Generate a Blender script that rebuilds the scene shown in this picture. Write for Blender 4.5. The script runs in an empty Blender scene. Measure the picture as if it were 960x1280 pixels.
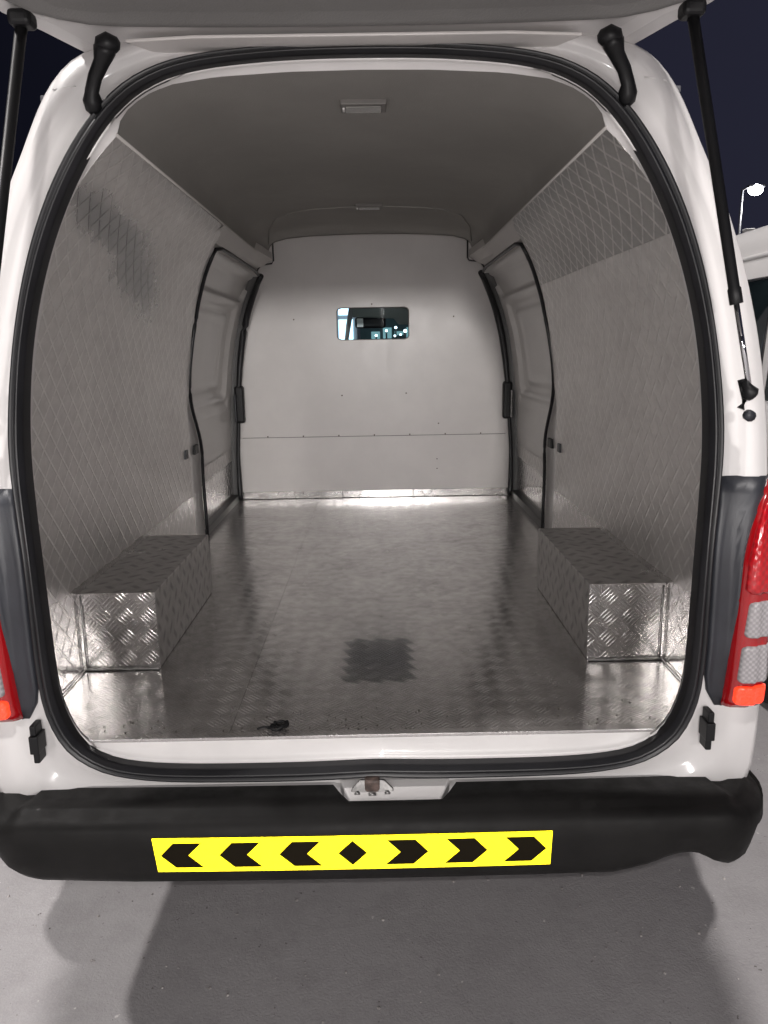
import bpy, bmesh, math, random
from mathutils import Vector, Matrix, noise
random.seed(4)
S = bpy.context.scene
C = S.collection
PI = math.pi
# ------------------------------------------------------------------ camera
cam = bpy.data.objects.new('camera', bpy.data.cameras.new('camera'))
C.objects.link(cam); S.camera = cam
yaw, pit, rol = .0056, .2087, -.0173
F = Vector((math.sin(yaw)*math.cos(pit), math.cos(yaw)*math.cos(pit), -math.sin(pit)))
Rr = Vector((math.cos(yaw), -math.sin(yaw), 0)); Uu = Rr.cross(F)
R2 = Rr*math.cos(rol)+Uu*math.sin(rol); U2 = -Rr*math.sin(rol)+Uu*math.cos(rol)
CP = Vector((.023, -1.5045, .8188))
cam.matrix_world = Matrix.Translation(CP) @ Matrix((R2, U2, -F)).transposed().to_4x4()
cam.data.sensor_fit = 'HORIZONTAL'; cam.data.sensor_width = 36; cam.data.lens = 36*950/960
cam.data.clip_start = .02; cam.data.clip_end = 900
G = -.63                                           # ground level, the cargo floor is z = 0
# ------------------------------------------------------------------ world: night sky with town glow
W = bpy.data.worlds.new("World"); S.world = W; W.use_nodes = True
nt = W.node_tree; N = nt.nodes; L = nt.links; N.clear()
wo = N.new('ShaderNodeOutputWorld'); bg = N.new('ShaderNodeBackground'); tc = N.new('ShaderNodeTexCoord')
sx = N.new('ShaderNodeSeparateXYZ'); L.new(tc.outputs['Generated'], sx.inputs[0])
ad = N.new('ShaderNodeMath'); ad.operation = 'MULTIPLY_ADD'; ad.inputs[1].default_value = .6; ad.inputs[2].default_value = .5
L.new(sx.outputs['X'], ad.inputs[0])
cr = N.new('ShaderNodeValToRGB'); cr.color_ramp.interpolation = 'EASE'
cr.color_ramp.elements[0].color = (.0035, .0039, .0080, 1); cr.color_ramp.elements[0].position = .1
cr.color_ramp.elements[1].color = (.024, .0245, .044, 1); cr.color_ramp.elements[1].position = .95
L.new(ad.outputs[0], cr.inputs[0]); L.new(cr.outputs[0], bg.inputs[0]); bg.inputs[1].default_value = .8
L.new(bg.outputs[0], wo.inputs[0])
S.view_settings.view_transform = 'Standard'; S.view_settings.look = 'None'
S.view_settings.exposure = 0.0; S.view_settings.gamma = 1
S.cycles.max_bounces = 14; S.cycles.glossy_bounces = 10; S.cycles.diffuse_bounces = 8
S.cycles.sample_clamp_indirect = 30; S.cycles.blur_glossy = .4
FLASH_W, HIGH_W, LOW_FILL_W, FAR_W, SIDE_W = 39., 6200., 3500., 300., 2500.
# the phone's own torch, just beside the lens
fl = bpy.data.lights.new('phone_flash', 'POINT'); fl.energy = FLASH_W; fl.shadow_soft_size = .008; fl.color = (1, .955, .935)
fo = bpy.data.objects.new('phone_flash', fl); fo.location = CP+U2*.035+R2*.012-F*.01; C.objects.link(fo)

# ------------------------------------------------------------------ helpers
def link(name, me, mat=None, parent=None, smooth=False, kind=None, label=None):
    o = bpy.data.objects.new(name, me); C.objects.link(o)
    if mat is not None:
        for m in (mat if isinstance(mat, (list, tuple)) else [mat]): me.materials.append(m)
    if smooth:
        for p in me.polygons: p.use_smooth = True
    if parent: o.parent = parent
    if kind: o['kind'] = kind
    if label: o['label'] = label
    return o
def mesh(name, vs, fs, mat=None, parent=None, smooth=False, uv=None, **k):
    me = bpy.data.meshes.new(name); me.from_pydata([tuple(v) for v in vs], [], fs); me.validate(); me.update()
    if uv:
        l = me.uv_layers.new(name='UV')
        for p in me.polygons:
            for li in p.loop_indices:
                co = me.vertices[me.loops[li].vertex_index].co; l.data[li].uv = uv(co, p.normal)
    return link(name, me, mat, parent, smooth, **k)
def frombm(name, bm, mat=None, parent=None, smooth=False, uv=None, **k):
    bmesh.ops.recalc_face_normals(bm, faces=bm.faces)
    me = bpy.data.meshes.new(name); bm.to_mesh(me); bm.free()
    if uv:
        l = me.uv_layers.new(name='UV')
        for p in me.polygons:
            for li in p.loop_indices:
                co = me.vertices[me.loops[li].vertex_index].co; l.data[li].uv = uv(co, p.normal)
    return link(name, me, mat, parent, smooth, **k)
def uvbox(co, n):
    a = [abs(c) for c in n]
    if a[2] >= max(a[0], a[1]): return (co.x, co.y)
    if a[0] >= a[1]: return (co.y, co.z)
    return (co.x, co.z)
def addbox(bm, lo, hi, bev=0, seg=2):
    b = bmesh.new(); bmesh.ops.create_cube(b, size=1)
    lo = Vector(lo); hi = Vector(hi); d = hi-lo; c = (hi+lo)/2
    for v in b.verts: v.co = Vector((v.co.x*d.x, v.co.y*d.y, v.co.z*d.z))+c
    if bev: bmesh.ops.bevel(b, geom=b.edges[:], offset=bev, segments=seg, affect='EDGES', profile=.5)
    me = bpy.data.meshes.new('t'); b.to_mesh(me); b.free(); bm.from_mesh(me); bpy.data.meshes.remove(me)
def box(name, lo, hi, mat, parent=None, bev=.002, seg=2, uv=None, **k):
    bm = bmesh.new(); addbox(bm, lo, hi, bev, seg); return frombm(name, bm, mat, parent, uv=uv, **k)
def addtube(bm, pts, r, n=10, closed=False, caps=True, flat=1.0, ref=Vector((0, 0, 1))):
    pts = [Vector(p) for p in pts]; m = len(pts); rings = []
    for i, p in enumerate(pts):
        a = pts[(i-1) % m] if (closed or i > 0) else p; b = pts[(i+1) % m] if (closed or i < m-1) else p
        t = (b-a).normalized(); rr = ref if abs(t.dot(ref)) < .95 else Vector((1, 0, 0))
        u = t.cross(rr).normalized(); v = t.cross(u).normalized(); rad = r[i] if isinstance(r, (list, tuple)) else r
        rings.append([bm.verts.new(p+(u*math.cos(2*PI*k/n)+v*math.sin(2*PI*k/n)*flat)*rad) for k in range(n)])
    for i in range(m if closed else m-1):
        A = rings[i]; B = rings[(i+1) % m]
        for k in range(n): bm.faces.new((A[k], A[(k+1) % n], B[(k+1) % n], B[k]))
    if caps and not closed:
        bm.faces.new(rings[0][::-1]); bm.faces.new(rings[-1])
def tube(name, pts, r, mat, parent=None, **k):
    kw = {q: k.pop(q) for q in ('n', 'closed', 'flat', 'ref') if q in k}
    bm = bmesh.new(); addtube(bm, pts, r, **kw); return frombm(name, bm, mat, parent, smooth=True, **k)
def loft(name, rings, mat, parent=None, closed=True, smooth=True, uv=None, **k):
    n = len(rings[0]); vs = [p for r in rings for p in r]; fs = []
    for i in range(len(rings)-1):
        for j in range(n if closed else n-1):
            a = i*n+j; b = i*n+(j+1) % n; fs.append((a, b, b+n, a+n))
    return mesh(name, vs, fs, mat, parent, smooth, uv, **k)
def plate(name, pts, th, mat, parent=None, bev=0, uv=None, smooth=False, **k):
    """polygon of 3D points pushed back by the vector th to a solid"""
    bm = bmesh.new(); f = bm.faces.new([bm.verts.new(p) for p in pts])
    r = bmesh.ops.extrude_face_region(bm, geom=[f]); vs = [g for g in r['geom'] if isinstance(g, bmesh.types.BMVert)]
    bmesh.ops.translate(bm, vec=Vector(th), verts=vs)
    if bev: bmesh.ops.bevel(bm, geom=bm.edges[:], offset=bev, segments=2, affect='EDGES', profile=.5)
    return frombm(name, bm, mat, parent, smooth, uv, **k)
def lerp(pts, x):
    if x <= pts[0][0]: return pts[0][1]
    for (a, b), (c, d) in zip(pts, pts[1:]):
        if x <= c: return b+(d-b)*(x-a)/(c-a)
    return pts[-1][1]
def smoothlerp(pts, x, w=.02):
    return sum(lerp(pts, x+w*k) for k in (-1, -.5, 0, .5, 1))/5
def thing(name, label, cat, loc=(0, 0, 0), group=None):
    o = bpy.data.objects.new(name, None); C.objects.link(o); o.location = loc; o['label'] = label; o['category'] = cat
    if group: o['group'] = group
    return o
def tag(o, label, cat, group=None):
    o['label'] = label; o['category'] = cat
    if group: o['group'] = group
    return o

# ------------------------------------------------------------------ materials
def newmat(name):
    m = bpy.data.materials.new(name); m.use_nodes = True
    return m, m.node_tree.nodes, m.node_tree.links, m.node_tree.nodes['Principled BSDF']
def mth(N, L, op, a, b=None, c=None, clamp=False):
    n = N.new('ShaderNodeMath'); n.operation = op; n.use_clamp = clamp
    for i, v in enumerate((a, b, c)):
        if v is None: continue
        if isinstance(v, (int, float)): n.inputs[i].default_value = v
        else: L.new(v, n.inputs[i])
    return n.outputs[0]
def noi(N, L, vec, scale, detail=4, rough=.55, dist=0):
    n = N.new('ShaderNodeTexNoise'); n.inputs['Scale'].default_value = scale; n.inputs['Detail'].default_value = detail
    n.inputs['Roughness'].default_value = rough; n.inputs['Distortion'].default_value = dist
    if vec is not None: L.new(vec, n.inputs['Vector'])
    return n.outputs[0]
def mrange(N, L, v, a, b, c, d):
    n = N.new('ShaderNodeMapRange'); L.new(v, n.inputs[0]); n.interpolation_type = 'SMOOTHSTEP'
    for i, q in enumerate((a, b, c, d)): n.inputs[i+1].default_value = q
    return n.outputs[0]
def mixc(N, L, f, a, b):
    n = N.new('ShaderNodeMix'); n.data_type = 'RGBA'
    if isinstance(f, (int, float)): n.inputs[0].default_value = f
    else: L.new(f, n.inputs[0])
    for i, v in ((6, a), (7, b)):
        if isinstance(v, tuple): n.inputs[i].default_value = v if len(v) == 4 else v+(1,)
        else: L.new(v, n.inputs[i])
    return n.outputs[2]
def bump(N, L, p, h, dist, strength=1, prev=None):
    b = N.new('ShaderNodeBump'); b.inputs['Distance'].default_value = dist; b.inputs['Strength'].default_value = strength
    L.new(h, b.inputs['Height'])
    if prev: L.new(prev, b.inputs['Normal'])
    L.new(b.outputs[0], p.inputs['Normal']); return b.outputs[0]
def simple(name, col, rough=.5, metal=0, coat=0, crough=.03, nscale=0, ndist=.0005, var=.06, vscale=3, spec=.5, rvar=0):
    m, N, L, p = newmat(name); p.inputs['Roughness'].default_value = rough; p.inputs['Metallic'].default_value = metal
    p.inputs['Coat Weight'].default_value = coat; p.inputs['Coat Roughness'].default_value = crough; p.inputs['Specular IOR Level'].default_value = spec
    tc = N.new('ShaderNodeTexCoord').outputs['Object']
    n = noi(N, L, tc, vscale, 5, .6)
    f = mrange(N, L, n, .35, .7, 0, 1)
    L.new(mixc(N, L, f, tuple(c*(1-var) for c in col), tuple(min(1, c*(1+var)) for c in col)), p.inputs['Base Color'])
    if rvar: L.new(mrange(N, L, noi(N, L, tc, vscale*3, 4), .3, .7, max(.02, rough-rvar), rough+rvar), p.inputs['Roughness'])
    if nscale: bump(N, L, p, noi(N, L, tc, nscale, 3), ndist)
    return m
def emit(name, col, s):
    m = bpy.data.materials.new(name); m.use_nodes = True; N = m.node_tree.nodes; N.clear()
    e = N.new('ShaderNodeEmission'); e.inputs[0].default_value = col+(1,); e.inputs[1].default_value = s
    o = N.new('ShaderNodeOutputMaterial'); m.node_tree.links.new(e.outputs[0], o.inputs[0]); return m
def tread(name, rough=.30, base=.62, dust=.45, mask=None, cell=.042, height=.0011, bars=5, lattice=0, wavy=.35, clear_bar=0, barcol=(.90, .88, .86), wid=1, stain_reflect=None, film=(.56, .532, .515), tone=(1, .98, .965)):
    """five-bar aluminium tread plate; UV in metres. mask(N,L,u,v,warp)->0..1 where the sheet is clean and mirror-like"""
    m, N, L, p = newmat(name)
    uvn = N.new('ShaderNodeUVMap'); uvn.uv_map = 'UV'
    s = N.new('ShaderNodeSeparateXYZ'); L.new(uvn.outputs[0], s.inputs[0]); u, v = s.outputs[0], s.outputs[1]
    k = 1/(math.sqrt(2)*cell)
    P = mth(N, L, 'MULTIPLY', mth(N, L, 'ADD', u, v), k); Q = mth(N, L, 'MULTIPLY', mth(N, L, 'SUBTRACT', u, v), k)
    par = mth(N, L, 'MODULO', mth(N, L, 'ABSOLUTE', mth(N, L, 'ADD', mth(N, L, 'FLOOR', P), mth(N, L, 'FLOOR', Q))), 2)
    sP = mth(N, L, 'SUBTRACT', mth(N, L, 'FRACT', mth(N, L, 'ADD', P, 100)), .5); sQ = mth(N, L, 'SUBTRACT', mth(N, L, 'FRACT', mth(N, L, 'ADD', Q, 100)), .5)
    def mx(a, b):
        n = N.new('ShaderNodeMix'); L.new(par, n.inputs[0]); L.new(a, n.inputs[2]); L.new(b, n.inputs[3]); return n.outputs[0]
    al = mx(sP, sQ); ac = mx(sQ, sP)
    ta = mth(N, L, 'SUBTRACT', 1, mth(N, L, 'POWER', mth(N, L, 'MULTIPLY', mth(N, L, 'ABSOLUTE', al), 1/.47), 2.2), clamp=True)
    if bars == 1:
        w = mrange(N, L, mth(N, L, 'ABSOLUTE', ac), .10*wid, .03*wid, 0, 1); inb = 1.0
        if lattice:
            ta = mth(N, L, 'SUBTRACT', 1, mth(N, L, 'POWER', mth(N, L, 'MULTIPLY', mth(N, L, 'ABSOLUTE', al), 1/.53), 6), clamp=True)
            w = mrange(N, L, mth(N, L, 'ABSOLUTE', ac), .10*wid, .02*wid, 0, 1)
            # second bar, crossing: neighbouring bars run into a diamond mesh
            w2 = mrange(N, L, mth(N, L, 'ABSOLUTE', al), .10*wid, .02*wid, 0, lattice)
            w = mth(N, L, 'MAXIMUM', w, w2)
    else:
        w = mth(N, L, 'COSINE', mth(N, L, 'MULTIPLY', ac, 2*PI*4.6))
        w = mrange(N, L, w, -.2, .9, 0, 1)
        inb = mrange(N, L, mth(N, L, 'ABSOLUTE', ac), .50, .46, 0, 1)
    bar = mth(N, L, 'MULTIPLY', mth(N, L, 'MULTIPLY', ta, w), inb)
    g = noi(N, L, uvn.outputs[0], 5, 6, .62); g2 = noi(N, L, uvn.outputs[0], 26, 5, .6); g3 = noi(N, L, uvn.outputs[0], 2.1, 4, .55)
    fine = noi(N, L, uvn.outputs[0], 420, 2)
    clean = 0.0
    if mask: clean = mask(N, L, u, v, g, g2)
    dmg = mrange(N, L, g, .3, .75, -.10, .10)
    D = mth(N, L, 'ADD', dust, dmg, clamp=True)
    D = mth(N, L, 'ADD', D, mrange(N, L, g2, .35, .7, -.04, .04), clamp=True)
    if mask: D = mth(N, L, 'MULTIPLY', D, mth(N, L, 'SUBTRACT', 1, mth(N, L, 'MULTIPLY', clean, .93)), clamp=True)
    D = mth(N, L, 'MULTIPLY', D, mth(N, L, 'SUBTRACT', 1, mth(N, L, 'MULTIPLY', bar, 0 if clear_bar else .45)), clamp=True)      # bars rubbed bright
    bc = tuple(base*t for t in tone); bc2 = tuple(base*.80*t for t in tone)
    cc = mixc(N, L, mrange(N, L, g2, .3, .75, 0, 1), bc, bc2)
    if clear_bar: cc = mixc(N, L, mth(N, L, 'MULTIPLY', bar, clear_bar), cc, barcol)
    st = stain_reflect(N, L, u, v, g, g2) if stain_reflect else None
    if stain_reflect:
        cc = mixc(N, L, mth(N, L, 'MULTIPLY', st, .8), cc, (.16, .168, .175)); D = mth(N, L, 'MULTIPLY', D, mth(N, L, 'SUBTRACT', 1, mth(N, L, 'MULTIPLY', st, .8)), clamp=True)  # darkened colour: worn floor patch, and the dark reflection painted on the left wall
    L.new(cc, p.inputs['Base Color'])
    p.inputs['Metallic'].default_value = 1
    ro = mth(N, L, 'ADD', mth(N, L, 'MULTIPLY', D, .42), rough-.12, clamp=True)
    if mask:
        n_ = N.new('ShaderNodeMix'); L.new(clean, n_.inputs[0]); L.new(ro, n_.inputs[2]); n_.inputs[3].default_value = .19; ro = n_.outputs[0]
    L.new(ro, p.inputs['Roughness'])
    hb = bar; g4 = g3
    if mask:
        inv = mth(N, L, 'SUBTRACT', 1, clean); hb = mth(N, L, 'MULTIPLY', bar, mth(N, L, 'MULTIPLY_ADD', inv, .25, .75)); g4 = mth(N, L, 'MULTIPLY', g3, inv)
    bmp = bump(N, L, p, hb, height)
    if wavy: bump(N, L, p, g4, .006, wavy, bmp)
    # film of dust / oxide over the metal
    d = N.new('ShaderNodeBsdfDiffuse'); _dc = mixc(N, L, mth(N, L, 'MULTIPLY', bar, clear_bar), film, tuple(.79*c for c in barcol)); L.new(_dc, d.inputs[0])
    ms = N.new('ShaderNodeMixShader'); L.new(D, ms.inputs[0]); L.new(p.outputs[0], ms.inputs[1]); L.new(d.outputs[0], ms.inputs[2])
    L.new(bmp, d.inputs['Normal'])
    L.new(ms.outputs[0], N['Material Output'].inputs[0])
    return m
def ellmask(cu, cv, ru, rv, ang=0, soft=.35, amp=1.6):
    def f(N, L, u, v, g, g2):
        du = mth(N, L, 'SUBTRACT', u, cu); dv = mth(N, L, 'SUBTRACT', v, cv); ca, sa = math.cos(ang), math.sin(ang)
        a = mth(N, L, 'ADD', mth(N, L, 'MULTIPLY', du, ca), mth(N, L, 'MULTIPLY', dv, sa)); b = mth(N, L, 'SUBTRACT', mth(N, L, 'MULTIPLY', dv, ca), mth(N, L, 'MULTIPLY', du, sa))
        r = mth(N, L, 'SQRT', mth(N, L, 'ADD', mth(N, L, 'POWER', mth(N, L, 'DIVIDE', a, ru), 2), mth(N, L, 'POWER', mth(N, L, 'DIVIDE', b, rv), 2)))
        r = mth(N, L, 'ADD', r, mth(N, L, 'MULTIPLY', mth(N, L, 'SUBTRACT', g, .5), amp)); r = mth(N, L, 'ADD', r, mth(N, L, 'MULTIPLY', mth(N, L, 'SUBTRACT', g2, .5), amp*.8))
        return mrange(N, L, r, 1+soft, 1-soft, 0, 1)
    return f
def mmax(*fs):
    def f(N, L, u, v, g, g2):
        o = fs[0](N, L, u, v, g, g2)
        for q in fs[1:]: o = mth(N, L, 'MAXIMUM', o, q(N, L, u, v, g, g2))
        return o
    return f
def bandmask(lo, hi, soft, axis=1):
    def f(N, L, u, v, g, g2):
        c = v if axis else u; c = mth(N, L, 'ADD', c, mth(N, L, 'MULTIPLY', mth(N, L, 'SUBTRACT', g, .5), .03))
        return mth(N, L, 'MULTIPLY', mrange(N, L, c, lo-soft, lo+soft, 0, 1), mrange(N, L, c, hi+soft, hi-soft, 0, 1))
    return f
WHITE = simple('white_paint', (.66, .642, .636), .42, coat=.2, crough=.1, var=.03, vscale=2)
WHITE2 = simple('inner_white_paint', (.74, .72, .71), .3, coat=.25, var=.04, vscale=5)
TRIMW = simple('header_paint', (.50, .475, .455), .42, var=.03)
BOARD = simple('bulkhead_board', (.67, .645, .63), .31, var=.03, vscale=5, rvar=.03)
RUBBER = simple('black_rubber', (.012, .012, .014), .38, var=.2, vscale=9)
PLAST = simple('black_bumper_plastic', (.008, .0075, .0072), .55, spec=.22, nscale=600, ndist=.0003, var=.2, vscale=9, rvar=.06)
BLK = simple('black_satin', (.010, .010, .011), .45, var=.1, spec=.3)
PAD = simple('grey_corner_plastic', (.028, .030, .037), .42, nscale=500, ndist=.0002, var=.15, vscale=8)
CEIL = simple('grey_headliner', (.30, .288, .27), .85, nscale=260, ndist=.0008, var=.06, vscale=2.2, spec=.2)
LINER = simple('grey_tailgate_lining', (.215, .21, .205), .8, nscale=220, ndist=.0008, var=.06, vscale=2.5, spec=.25)
STEEL = simple('zinc_steel', (.25, .245, .24), .45, metal=1, nscale=60, ndist=.0006, var=.25, vscale=40)
CHROME = simple('chrome_rod', (.75, .75, .77), .08, metal=1, var=.02)
RUST = simple('rusty_latch', (.10, .07, .06), .6, var=.5, vscale=80)
SEAMS = simple('dark_joint', (.05, .045, .04), .7)
GLASS, N_, L_, p_ = newmat('clear_glass')
_t = N_.new('ShaderNodeBsdfTransparent'); _t.inputs[0].default_value = (.88, .96, .98, 1); _g = N_.new('ShaderNodeBsdfGlossy'); _g.inputs['Roughness'].default_value = .02
_f = N_.new('ShaderNodeFresnel'); _f.inputs[0].default_value = 1.45; _m = N_.new('ShaderNodeMixShader')
L_.new(_f.outputs[0], _m.inputs[0]); L_.new(_t.outputs[0], _m.inputs[1]); L_.new(_g.outputs[0], _m.inputs[2]); L_.new(_m.outputs[0], N_['Material Output'].inputs[0])
DGLASS = simple('dark_tinted_glass', (.010, .016, .017), .04, coat=1, var=.3)
YEL = simple('yellow_retro_sheet', (.90, .72, .004), .55, var=.10, vscale=30)
def retro(m, col, rough, w):
    N = m.node_tree.nodes; L = m.node_tree.links; g = N.new('ShaderNodeNewGeometry'); gl = N.new('ShaderNodeBsdfGlossy')
    gl.inputs['Color'].default_value = col+(1,); gl.inputs['Roughness'].default_value = rough; L.new(g.outputs['Incoming'], gl.inputs['Normal'])
    ms = N.new('ShaderNodeMixShader'); ms.inputs[0].default_value = w; p = N['Principled BSDF']
    L.new(p.outputs[0], ms.inputs[1]); L.new(gl.outputs[0], ms.inputs[2]); L.new(ms.outputs[0], N['Material Output'].inputs[0])
retro(YEL, (1, .80, .010), .12, .012)
CHEV = simple('chevron_black_print', (.010, .007, .003), .75, var=.1, spec=.12)
LENSC = simple('dome_lens', (.20, .195, .18), .25, coat=.5)

# ------------------------------------------------------------------ measured contours, half sections (x, z), bottom to top
OH = [(0,-.0815),(.0732,-.0870),(.1486,-.0890),(.2256,-.0892),(.3064,-.0885),(.395,-.087),(.4904,-.0815),(.5853,-.0632),(.6604,-.0104),(.6964,.0784),(.7027,.1805),(.7011,.2753),(.7011,.3596),(.7056,.436),(.715,.5078),(.7246,.5786),(.7285,.65),(.7261,.7215),(.7202,.7933),(.7116,.8659),(.6992,.9396),(.6818,1.0144),(.6585,1.09),(.6277,1.1652),(.5883,1.2383),(.5392,1.3071),(.4769,1.3637),(.4004,1.3991),(.3171,1.4155),(.2345,1.4231),(.1548,1.4282),(.0769,1.4306),(0,1.4312)]
IH = [(0,-.052),(.07,-.0545),(.1422,-.0565),(.216,-.057),(.2931,-.0568),(.3782,-.056),(.4713,-.052),(.5653,-.0388),(.6374,.0126),(.6684,.1015),(.6733,.2001),(.6738,.2899),(.6758,.3701),(.6803,.4436),(.6868,.5134),(.6931,.5817),(.696,.65),(.6949,.7184),(.6909,.7874),(.6832,.8572),(.6705,.9277),(.6531,.9991),(.63,1.071),(.6002,1.1426),(.5635,1.2135),(.519,1.2823),(.4609,1.3398),(.3874,1.3748),(.3068,1.3907),(.2271,1.3986),(.1499,1.4037),(.0744,1.4056),(0,1.406)]
BH = [(0,-.20),(.5,-.20),(.80,-.20),(.858,-.17),(.865,-.1),(.867,0),(.862,.2),(.854,.4),(.850,.55),(.846,.7),(.839,.785),(.830,.855),(.812,.95),(.792,1.03),(.768,1.11),(.744,1.17),(.714,1.24),(.692,1.30),(.672,1.35),(.645,1.395),(.612,1.43),(.565,1.454),(.4,1.478),(.2,1.488),(0,1.49)]
WP = [(0, .771), (.25, .7705), (.32, .766), (.45, .756), (.62, .745), (.76, .73), (.9, .705), (1.02, .67), (1.12, .625), (1.2, .57), (1.268, .506)]
def Wx(z): return smoothlerp(WP, z, .03)
CH = [(.506,1.268),(.504,1.305),(.492,1.335),(.465,1.356),(.41,1.370),(.3,1.379),(.15,1.384),(0,1.386)]
CHn = [(.506,1.268),(.500,1.298),(.480,1.322),(.447,1.343),(.398,1.362),(.3,1.376),(.15,1.384),(0,1.386)]
IN = [(0, 0.0), (.4, 0.0), (.70, 0.0), (.771, .005)]+[(Wx(z/50), z/50) for z in range(2, 63, 3)]+CHn
NA = 200; CZ = .65
def contour(H):
    """half section -> NA points at equal angle steps round (0,CZ), both sides"""
    pol = [(math.atan2(z-CZ, x), math.hypot(x, z-CZ)) for x, z in H]; out = []
    for k in range(NA):
        a = -PI/2+2*PI*k/NA
        b = a if a <= PI/2 else PI-a
        b = min(max(b, -PI/2), PI/2); r = None
        for i in range(len(pol)-1):
            a0, a1 = pol[i][0], pol[i+1][0]
            if a0 <= b <= a1 and a1 > a0:
                # intersect the ray with the straight segment
                (x0, z0), (x1, z1) = H[i], H[i+1]; dx, dz = math.cos(b), math.sin(b)
                den = (x1-x0)*dz-(z1-z0)*dx
                r = (x0*(-(z1-z0))+(z0-CZ)*(x1-x0))/den if abs(den) > 1e-9 else pol[i][1]
                break
        if r is None: r = pol[-1][1]
        out.append((r*math.cos(a), CZ+r*math.sin(a)))
    return out
def smoothc(c, n=1):
    for _ in range(n):
        c = [((c[i-1][0]+2*c[i][0]+c[(i+1) % len(c)][0])/4, (c[i-1][1]+2*c[i][1]+c[(i+1) % len(c)][1])/4) for i in range(len(c))]
    return c
cO = smoothc(contour(OH), 2); cI = smoothc(contour(IH), 2); cB = smoothc(contour(BH), 1); cN = contour(IN)
def Ry(z):
    return .2*(z-.4) if z > .5 else (.5*(z-.3)**2 if z > .3 else 0)
BT = [(-.1, .0), (0, 0), (.06, 0), (.12, .004), (.30, .004), (.36, -.009), (.58, -.013), (.64, -.005), (.74, -.003), (.86, .022), (.95, .065), (1, .12)]
def ring(c1, c2, t, yf):
    return [(a[0]+(b[0]-a[0])*t, Ry(a[1]+(b[1]-a[1])*t)+yf, a[1]+(b[1]-a[1])*t) for a, b in zip(c1, c2)]
def bodyY(x, z):
    # depth of the outer rear skin at a place on the pillars
    xo = lerp([(p[1], p[0]) for p in OH[8:28]], z); xb = lerp([(p[1], p[0]) for p in BH[3:21]], z)
    return Ry(z)+lerp(BT, (abs(x)-xo)/(xb-xo))

# ================================================================== GROUND
def ground_mat():
    m, N, L, p = newmat('worn_concrete'); tc = N.new('ShaderNodeTexCoord').outputs['Object']
    a = noi(N, L, tc, 1.3, 6, .6); b = noi(N, L, tc, 9, 5, .65); c = noi(N, L, tc, 160, 3, .7); s = noi(N, L, tc, 55, 3, .6)
    c1 = mixc(N, L, mrange(N, L, a, .3, .7, 0, 1), (.32, .307, .314), (.38, .366, .372))
    c2 = mixc(N, L, mrange(N, L, b, .42, .68, 0, .45), c1, (.27, .258, .262))
    c3 = mixc(N, L, mrange(N, L, c, .35, .75, 0, .35), c2, (.44, .42, .42))
    c4 = mixc(N, L, mrange(N, L, s, .69, .75, 0, .85), c3, (.09, .075, .07))
    c5 = mixc(N, L, mrange(N, L, noi(N, L, tc, 38, 2), .735, .77, 0, .8), c4, (.68, .66, .64))
    L.new(c5, p.inputs['Base Color']); L.new(mrange(N, L, b, .3, .7, .5, .75), p.inputs['Roughness'])
    x = bump(N, L, p, c, .0015); bump(N, L, p, b, .004, .5, x)
    return m
GM = ground_mat()
gv = []; gf = []; xs = [-400, -60, -12, -3, 3, 12, 60, 400]
for j, y in enumerate(xs):
    for i, x in enumerate(xs): gv.append((x, y, G))
for j in range(7):
    for i in range(7): a = j*8+i; gf.append((a, a+1, a+9, a+8))
mesh('ground', gv, gf, GM, kind='structure')

# ================================================================== THE VAN
van = thing('panel_van', 'white panel van with its tailgate raised, seen into the empty metal lined load space', 'van', (0, 0, G))
class _P: pass
def P(o):                               # parent keeping world place
    o.parent = van; o.location = (0, 0, -G); return o
# ---- outer skin
rings = [ring(cO, cB, t, y) for t, y in BT if t >= 0]
yb = [.22, .5, 1.0, 1.6, 2.2, 2.9]
for y in yb: rings.append([(p[0], max(y, Ry(p[1])+.13), p[1]) for p in cB])
rings.insert(0, [(p[0]*.992, Ry(p[1])+.02, CZ+(p[1]-CZ)*.992) for p in cO])
body = P(loft('body_shell', rings, WHITE))
# cab and nose
def nose_ring(y, top, sc, bot=-.2):
    out = []
    for x, z in cB:
        zz = bot+(z+.2)*(top-bot)/(1.69); out.append((x*sc, y, zz))
    return out
nr = [nose_ring(2.9, 1.49, 1), nose_ring(3.2, 1.48, 1), nose_ring(3.42, 1.44, .99), nose_ring(3.55, 1.38, .985), nose_ring(3.9, .98, .97), nose_ring(4.2, .62, .96), nose_ring(4.32, .45, .95), nose_ring(4.42, .1, .93), nose_ring(4.44, -.1, .88)]
vs = [p for r in nr for p in r]; fsn = []; fsg = []
for i in range(len(nr)-1):
    for j in range(NA):
        a = i*NA+j; b = i*NA+(j+1) % NA; f = (a, b, b+NA, a+NA)
        ang = j/NA*360-90
        (fsg if (3 <= i <= 4 and 32 < ang < 148) else fsn).append(f)
P(mesh('cab_shell', vs, fsn, WHITE2, smooth=True))
fsn2 = [tuple(range(8*NA, 9*NA))]
P(mesh('front_panel', vs, fsn2, WHITE))
P(mesh('windscreen', vs, fsg, GLASS, smooth=True))
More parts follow.
